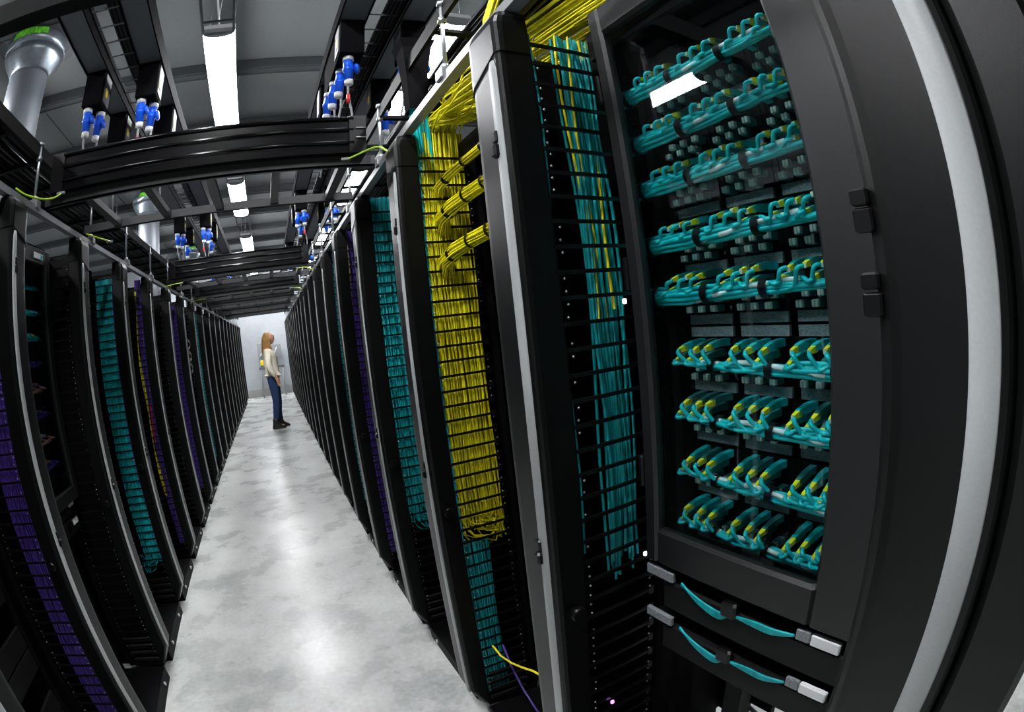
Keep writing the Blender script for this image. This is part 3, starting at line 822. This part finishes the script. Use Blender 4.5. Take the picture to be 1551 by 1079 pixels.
gw([(-.78, 6.10, 2.13), (-.84, 6.02, 2.12), (-.92, 5.92, 2.10)], 'green yellow grounding wire at the left end of the third duct')
gw([(.30, 6.10, 2.13), (.36, 6.02, 2.12), (.42, 5.92, 2.08)], 'green yellow grounding wire at the right end of the third duct')

# ------------------------------------------------------------------ busbar trunking with tap-off boxes and blue plugs
plugB = MB().lathe([(.021, 0), (.024, -.004), (.027, -.03), (.027, -.045), (.030, -.048), (.030, -.062), (.025, -.066), (.022, -.12)], k=14).mesh('plug_body', 'blue')
plugW = MB().lathe([(.024, .022), (.029, .02), (.029, -.002), (.022, -.004)], k=14).mesh('collar', 'white')
plugG = MB().lathe([(.0225, -.118), (.0225, -.14), (.013, -.148)], k=12).mesh('gland', 'white')
plugC = MB().lathe([(.0, -.006), (.026, -.004), (.029, .004), (.024, .012), (.0, .016)], k=14, cap=False).mesh('lid', 'blue')
def blue_plug(x, y, z, tilt, cordend, label, red=False):
    o = empty('blue_plug', (x, y, z)); o.rotation_euler = tilt
    put('plug_body', plugB, o); put('collar', plugW, o); put('gland', plugG, o)
    put('lid', plugC, o, (.036, -.01, -.055), (0, 1.35, 0))
    tag(o, label, 'power plug', 'blue power plugs')
    if cordend:
        c = MB()
        p0 = o.matrix_basis @ Vector((0, 0, -.14)); p0 = Vector((x, y, z)) + Vector(tuple(tilt_v * .0 for tilt_v in (1, 1, 1))) + Vector((0, 0, -.145))
        p1 = Vector(cordend)
        c.tube([p0, p0 + Vector((0, 0, -.05)), p0.lerp(p1, .55) + Vector((.01, 0, .03)), p1], .006, 6)
        q = empty('power_cable', p1)
        w = put('cord', c.mesh('cord', 'greywire'), q); w.location = -p1
        if red:
            w = put('red_marker', MB().tube([p0 + Vector((0, 0, -.055)), p0 + Vector((0, 0, -.10))], .009, 8).mesh('red_marker', 'red'), q); w.location = -p1
        tag(q, 'grey cord from the ' + label, 'cord', 'plug cords')

TRK = [(-1.005, 'left outer', -1), (-.675, 'left inner', -1), (.42, 'right inner', 1), (.735, 'right outer', 1)]
BOXM = MB().cbox(-.062, .062, 0, .17, -.215, 0, .005).mesh('box_body', 'matte')
BOXL = MB().cbox(-.062, .062, 0, .56, -.215, 0, .005).mesh('box_body', 'matte')
PLATM = MB().box(-.003, .003, .03, .14, -.19, -.02).mesh('side_plate', 'trunk')
STKM = MB().box(-.002, .002, .05, .09, -.15, -.10).mesh('warning_sticker', 'stick')
GRYM = MB().box(-.05, .05, -.004, .0, -.235, -.215).mesh('socket_flange', 'black')
for ti, (x, nm, sd) in enumerate(TRK):
    t = empty('busbar_trunking', (x, 0, 3.08))
    y0 = .85 if sd < 0 else -.5
    put('trunk_body', MB().box(-.068, .068, y0, 14.5, 0, .075).mesh('trunk_body', 'trunk'), t)
    put('edge_rail', MB().box(-.074, -.066, y0, 14.5, -.008, .09).mesh('edge_rail', 'matte'), t)
    put('edge_rail', MB().box(.066, .074, y0, 14.5, -.008, .09).mesh('edge_rail', 'matte'), t)
    tag(t, nm + ' grey busbar trunking running along above the rows', 'trunking', 'busbar trunking')
    ys = {0: (2.43, 3.0, 5.7, 6.4, 8.6, 9.3), 1: (2.45, 3.02, 5.6, 6.3, 8.5, 9.2), 2: (2.18, 2.93, 5.3, 5.95, 8.2, 8.9), 3: (2.16, 2.85, 5.2, 5.9, 8.1)}[ti]
    for bi, yb_ in enumerate(ys):
        b = empty('tap_off_box', (x, yb_, 3.078))
        four = ti == 2 and bi == 0
        put('box_body', BOXL if four else BOXM, b)
        side = .064 if sd < 0 else -.064
        put('side_plate', PLATM, b, (side, 0, 0)); put('warning_sticker', STKM, b, (side * 1.06, 0, 0))
        where = ORD[bi] + ' of the ' + nm + ' trunking'
        tag(b, 'black tap-off box, ' + where, 'junction box', 'tap-off boxes')
        n = 4 if four else (2 if bi % 2 == 0 else 1)
        for pi in range(n):
            xx = x + (-.022 if n == 1 else (-.026 + .058 * pi)) * (1 if sd < 0 else -1)
            yy = yb_ + .045 + .075 * pi
            if four: xx, yy = x - .012 - .012 * pi, yb_ + .05 + .14 * pi
            end = None
            if bi < 3: end = (xx + (-.05 if pi else .02), yy + .03, 2.36)
            blue_plug(xx, yy, 3.078 - .237, (0, .10 * (1 if pi else -.3), 0), end,
                      ('blue plug under the ' if n == 1 else ['near ', 'far ', 'third ', 'fourth '][pi] + 'blue plug under the ') + where.replace(' of', ' box of'), red=(pi == 0 and ti in (1, 2)))
# wire baskets between the trunks
for x0, x1, nm, y0 in ((-.93, -.752, 'left', .85), (.495, .66, 'right', -.4)):
    w = empty('wire_basket', (x0, 0, 3.13))
    for xx in (0, x1 - x0): put('side_wire', MB().tube([(xx, y0, .0), (xx, 14, .0)], .006, 5).mesh('side_wire', 'black'), w)
    rg = MB().tube([(0, 0, 0), (x1 - x0, 0, 0)], .005, 5).mesh('cross_wire', 'trunk')
    yy = y0 + .05
    while yy < 10:
        put('cross_wire', rg, w, (0, yy, 0)); yy += .15
    tag(w, 'wire basket tray between the ' + nm + ' pair of busbar trunks', 'cable tray')
    cb = MB()
    for i in range(10):
        cb.tube([(x0 + (x1 - x0) * (.52 + .045 * i), y0, 3.142 + .012 * (i % 3)), (x0 + (x1 - x0) * (.52 + .045 * i) + .005, 5, 3.142), (x0 + (x1 - x0) * (.52 + .045 * i), 14, 3.142 + .01 * (i % 2))], .008, 5)
    o = put('overhead_cables', cb.mesh('overhead_cables', 'dkcable')); tag(o, 'black cables lying in the ' + nm + ' wire basket', 'cables')

# ------------------------------------------------------------------ air ducts
MT['fabric'] = mat('perforated_duct', (0.13, 0.145, 0.165), 0.40, 0.2, 0.12, 120, 0.5, 90)
MT['ductmetal'] = mat('galvanised_duct', (0.20, 0.23, 0.26), 0.3, 0.7, 0.15, 30)
def air_duct(x, y, z0, lab):
    o = empty('air_duct', (x, y, z0))
    zt = 3.84 - z0
    pr = []
    n = 56
    for i in range(n + 1):
        pr.append((0.188 + (.0035 if i % 2 else 0), zt * i / n))
    put('duct_body', MB().lathe(pr, k=40).mesh('duct_body', 'fabric'), o)
    put('reducer', MB().lathe([(.190, zt), (.202, zt + .02), (.275, zt + .13), (.300, zt + .19)], k=40).mesh('reducer', 'ductmetal'), o)
    put('collar', MB().lathe([(.304, zt + .185), (.304, zt + .30), (.296, zt + .31)], k=40).mesh('collar', 'ductmetal'), o)
    put('ceiling_flange', MB().lathe([(.46, CZ - z0 - .03), (.48, CZ - z0 - .02), (.48, CZ - z0 - .006)], k=40).mesh('ceiling_flange', 'trunk'), o)
    g = []
    for a in range(9):
        t = -1.95 + .14 * a
        g.append([(.308 * math.cos(t), .308 * math.sin(t), zt + .24 + (.012 if a % 2 else .0)), (.308 * math.cos(t), .308 * math.sin(t), zt + .305),
                  (.315 * math.cos(t), .315 * math.sin(t), zt + .305), (.315 * math.cos(t), .315 * math.sin(t), zt + .24 + (.012 if a % 2 else .0))])
    put('green_tape', MB().loft(g, True, True, 0, False).mesh('green_tape', 'green'), o)
    tag(o, lab, 'air duct', 'vertical air ducts')
air_duct(-2.13, 3.42, 2.38, 'large silver vertical air duct with green tape, upper left corner')
air_duct(-2.0, 8.25, 2.38, 'pale vertical air duct farther along the left row')
air_duct(-2.0, 13.0, 2.38, 'farthest pale vertical air duct of the left row')

# ------------------------------------------------------------------ manifold stand on the far wall
o = empty('manifold_stand', (-.20, YW - .35, 0))
put('shelf', MB().cbox(-.30, .48, -.10, .14, .82, .88, .005).mesh('shelf', 'trunk'), o)
for xx, yy in ((-.26, -.07), (.42, -.07), (-.26, .1), (.42, .1)): put('leg', MB().tube([(xx, yy, 0), (xx, yy, .82)], .022, 8).mesh('leg', 'greywire'), o)
put('panel', MB().cbox(-.28, .10, .16, .19, 1.18, 1.58, .008).cbox(.16, .44, .16, .19, 1.10, 1.50, .008).mesh('panel', 'greywire'), o)
for q in range(3): put('pipe', MB().tube([(-.22 + .2 * q, .08, .88), (-.22 + .2 * q, .08, 1.2), (-.16 + .2 * q, .08, 1.26), (.0 + .16 * q, .08, 1.28 + .06 * q)], .022, 8).mesh('pipe', 'zinc'), o)
put('valve', MB().cbox(-.24, -.14, -.04, .06, .93, 1.08, .01).mesh('valve', 'stick'), o)
put('valve', MB().cbox(-.05, .05, -.04, .06, 1.02, 1.16, .01).mesh('valve', 'trunk'), o)
tag(o, 'pale pipe manifold stand with a yellow valve against the far white wall', 'equipment')

# ------------------------------------------------------------------ the woman at the far end
MT['skin'] = mat('skin', (0.66, 0.34, 0.22), 0.5)
MT['hair'] = mat('blond_hair', (0.36, 0.185, 0.06), 0.45, 0, 0.45, 60, 0.4, 160, stretch=(1, 1, .15))
MT['knit'] = mat('cream_knit', (0.80, 0.74, 0.60), 0.9, 0, 0.18, 70, 0.8, 120)
MT['denim'] = mat('blue_denim', (0.018, 0.05, 0.14), 0.8, 0, 0.25, 60)
MT['boot'] = mat('black_leather', (0.010, 0.010, 0.010), 0.4)
MT['eye'] = mat('dark_eye', (0.03, 0.02, 0.02), 0.3)
def skinned(name, V, E_, root, sub=2):
    me = bpy.data.meshes.new(name)
    me.from_pydata([v[:3] for v in V], E_, [])
    ob = bpy.data.objects.new(name, me)
    COL.objects.link(ob)
    ob.modifiers.new('skin', 'SKIN')
    for i, v in enumerate(V):
        r = v[3]
        me.skin_vertices[0].data[i].radius = r if isinstance(r, tuple) else (r, r)
        me.skin_vertices[0].data[i].use_root = (i == root)
    s = ob.modifiers.new('sub', 'SUBSURF'); s.levels = sub; s.render_levels = sub
    bpy.context.view_layer.update()
    dg = bpy.context.evaluated_depsgraph_get()
    out = bpy.data.meshes.new_from_object(ob.evaluated_get(dg))
    bpy.data.objects.remove(ob)
    for p in out.polygons: p.use_smooth = True
    return out
def set_mat(me, m):
    me.materials.clear(); me.materials.append(MT[m]); return me
def person(loc):
    W = empty('person', loc)
    # body: pelvis, spine, neck, legs, arms, fingers, in one mesh (facing +x, right side towards -y)
    V = [(0, 0, .93, (.10, .12)), (.005, 0, 1.08, (.085, .11)), (-.01, 0, 1.25, (.095, .12)), (-.03, 0, 1.40, (.07, .09)), (-.028, 0, 1.47, .045), (-.012, 0, 1.53, .042)]
    Ed = [(0, 1), (1, 2), (2, 3), (3, 4), (4, 5)]
    for sy, fx in ((-1, -.035), (1, .045)):
        n = len(V)
        V += [(.0, sy * .085, .86, .085), (.02 + fx * .4, sy * .088, .50, .055), (-.015 + fx * .5, sy * .088, .28, .048), (-.03 + fx, sy * .088, .10, .036), (.05 + fx, sy * .09, .05, (.035, .03)), (.12 + fx, sy * .092, .035, (.03, .02))]
        Ed += [(0, n)] + [(n + i, n + i + 1) for i in range(5)]
        n = len(V)
        V += [(-.035, sy * .15, 1.385, .05), (-.055, sy * .195, 1.14, .038), (.055, sy * .205, .93, .030), (.077, sy * .205, .875, (.032, .018))]
        Ed += [(3, n)] + [(n + i, n + i + 1) for i in range(3)]
        pn = n + 3
        for fi, (dx, ln) in enumerate(((.020, .070), (.007, .080), (-.007, .074), (-.019, .058))):
            m = len(V)
            V += [(.086 + dx, sy * .205, .835, .0095), (.096 + dx, sy * .202, .835 - ln * .55, .009), (.096 + dx - .004, sy * .196, .835 - ln, .0072)]
            Ed += [(pn, m), (m, m + 1), (m + 1, m + 2)]
        m = len(V)
        V += [(.106, sy * .195, .865, .0105), (.120, sy * .188, .83, .0095), (.120, sy * .186, .805, .008)]
        Ed += [(pn, m), (m, m + 1), (m + 1, m + 2)]
    body = skinned('body', V, Ed, 0)
    # head, shaped by hand and merged into the body mesh: tilted up
    import bmesh
    bm = bmesh.new(); bm.from_mesh(body)
    hb = bmesh.new()
    bmesh.ops.create_uvsphere(hb, u_segments=28, v_segments=20, radius=1.0)
    for v in hb.verts:
        x, y, z = v.co
        sx, sy, sz = .095, .075, .118
        if z < -.2: sx *= 1 + .22 * (z + .2); sy *= 1 + .38 * (z + .2)
        px, py, pz = x * sx, y * sy, z * sz
        if x > .6:
            px += .020 * math.exp(-((z + .12) / .16) ** 2 - (y / .16) ** 2)          # nose
            px -= .008 * math.exp(-((z - .12) / .10) ** 2 - ((abs(y) - .38) / .18) ** 2)  # eye sockets
            px += .006 * math.exp(-((z + .45) / .10) ** 2 - (y / .28) ** 2)          # lips
            px += .008 * math.exp(-((z + .78) / .14) ** 2 - (y / .3) ** 2)           # chin
        if abs(y) > .9: py *= 1.05
        v.co = (px, py, pz)
    T = Matrix.Translation((.012, 0, 1.618)) @ Matrix.Rotation(-.50, 4, 'Y')
    hb.transform(T)
    tmp = bpy.data.meshes.new('t'); hb.to_mesh(tmp); bm.from_mesh(tmp); bm.to_mesh(body); bm.free(); hb.free()
    for p in body.polygons: p.use_smooth = True
    b = put('body', set_mat(body, 'skin'), W)
    for sy in (-1, 1):
        e = MB().lathe([(.0, -.006), (.009, -.003), (.010, .002), (0, .006)], k=8, cap=False).mesh('eye', 'eye')
        q = put('eye', e, b); q.matrix_local = T @ Matrix.Translation((.084, sy * .030, .014)) @ Matrix.Rotation(PI / 2, 4, 'Y')
        e = MB().lathe([(.0, -.010), (.016, -.006), (.02, .0), (.014, .006), (0, .006)], k=10, cap=False).mesh('ear', 'skin')
        q = put('ear', e, b); q.matrix_local = T @ Matrix.Translation((-.008, sy * .077, -.005)) @ Matrix.Rotation(PI / 2, 4, 'X')
    # hair: cap over the skull and long locks down the back
    hm = bmesh.new()
    bmesh.ops.create_uvsphere(hm, u_segments=28, v_segments=20, radius=1.0)
    dele = []
    for v in hm.verts:
        x, y, z = v.co
        if x > .34 + .75 * max(0, z) and z < .80: dele.append(v)
        elif z < -.72: dele.append(v)
        v.co = (x * .108 - .008, y * .090, z * .130)
    bmesh.ops.delete(hm, geom=dele, context='VERTS')
    hm.transform(T)
    me = bpy.data.meshes.new('hair'); hm.to_mesh(me); hm.free()
    for p in me.polygons: p.use_smooth = True
    h = put('hair', set_mat(me, 'hair'), W)
    lk = MB(); rn = random.Random(4)
    for i in range(54):
        a = rn.uniform(-1.9, 1.9)
        if abs(a) > 1.6: a *= .95
        cx, cy = -.085 * math.cos(a), .078 * math.sin(a)
        z0 = 1.66 - .03 * abs(a)
        L = rn.uniform(.26, .38)
        front = max(0, abs(a) - 1.0)
        pts = []
        for j in range(8):
            t = j / 7
            pts.append((cx - .012 - .035 * t * (1 - front) + .05 * front * t + .014 * math.sin(9 * t + i), cy * (1 + .12 * t) + .006 * math.sin(5 * t + i * 2), z0 - L * t))
        lk.tube(pts, [.012, .014, .015, .015, .014, .013, .011, .005], 5)
    put('locks', lk.mesh('locks', 'hair'), h)
    # sweater
    V = [(0, 0, .89, (.142, .155)), (.004, 0, .96, (.140, .152)), (.008, 0, 1.09, (.128, .140)), (-.004, 0, 1.25, (.138, .146)), (-.03, 0, 1.39, (.10, .115)), (-.03, 0, 1.445, .066)]
    Ed = [(0, 1), (1, 2), (2, 3), (3, 4), (4, 5)]
    for sy in (-1, 1):
        n = len(V)
        V += [(-.036, sy * .152, 1.375, .074), (-.05, sy * .182, 1.26, .068), (-.052, sy * .20, 1.14, .062), (.005, sy * .208, 1.02, .056), (.052, sy * .21, .935, .046)]
        Ed += [(4, n)] + [(n + i, n + i + 1) for i in range(4)]
    put('sweater', set_mat(skinned('sweater', V, Ed, 2), 'knit'), W)
    # jeans
    V = [(0, 0, .93, (.118, .138)), (.004, 0, 1.04, (.105, .125))]
    Ed = [(0, 1)]
    for sy, fx in ((-1, -.035), (1, .045)):
        n = len(V)
        V += [(.0, sy * .082, .84, (.115, .098)), (.012 + fx * .3, sy * .086, .66, .094), (.02 + fx * .4, sy * .088, .50, .078), (-.012 + fx * .5, sy * .088, .30, .070), (-.025 + fx, sy * .088, .14, .056)]
        Ed += [(0, n)] + [(n + i, n + i + 1) for i in range(4)]
    put('jeans', set_mat(skinned('jeans', V, Ed, 0), 'denim'), W)
    for sy, fx in ((-1, -.035), (1, .045)):
        bt = MB()
        x0 = -.03 + fx; yc = sy * .09
        rings = []
        for (cx, z, a, bq) in ((0.045, .0, .128, .042), (.045, .02, .132, .045), (.038, .045, .122, .043), (.018, .068, .096, .043), (.002, .095, .070, .046), (.0, .13, .062, .050), (.0, .19, .064, .056)):
            rings.append([(x0 + cx + a * math.cos(2 * PI * j / 20), yc + bq * math.sin(2 * PI * j / 20), z) for j in range(20)])
        bt.loft(rings, True, True)
        put('boot', bt.mesh('boot', 'boot'), W)
    tag(W, 'woman in a cream knit sweater, blue jeans and black boots looking up at the racks', 'person')
person((-.07, 9.40, 0))
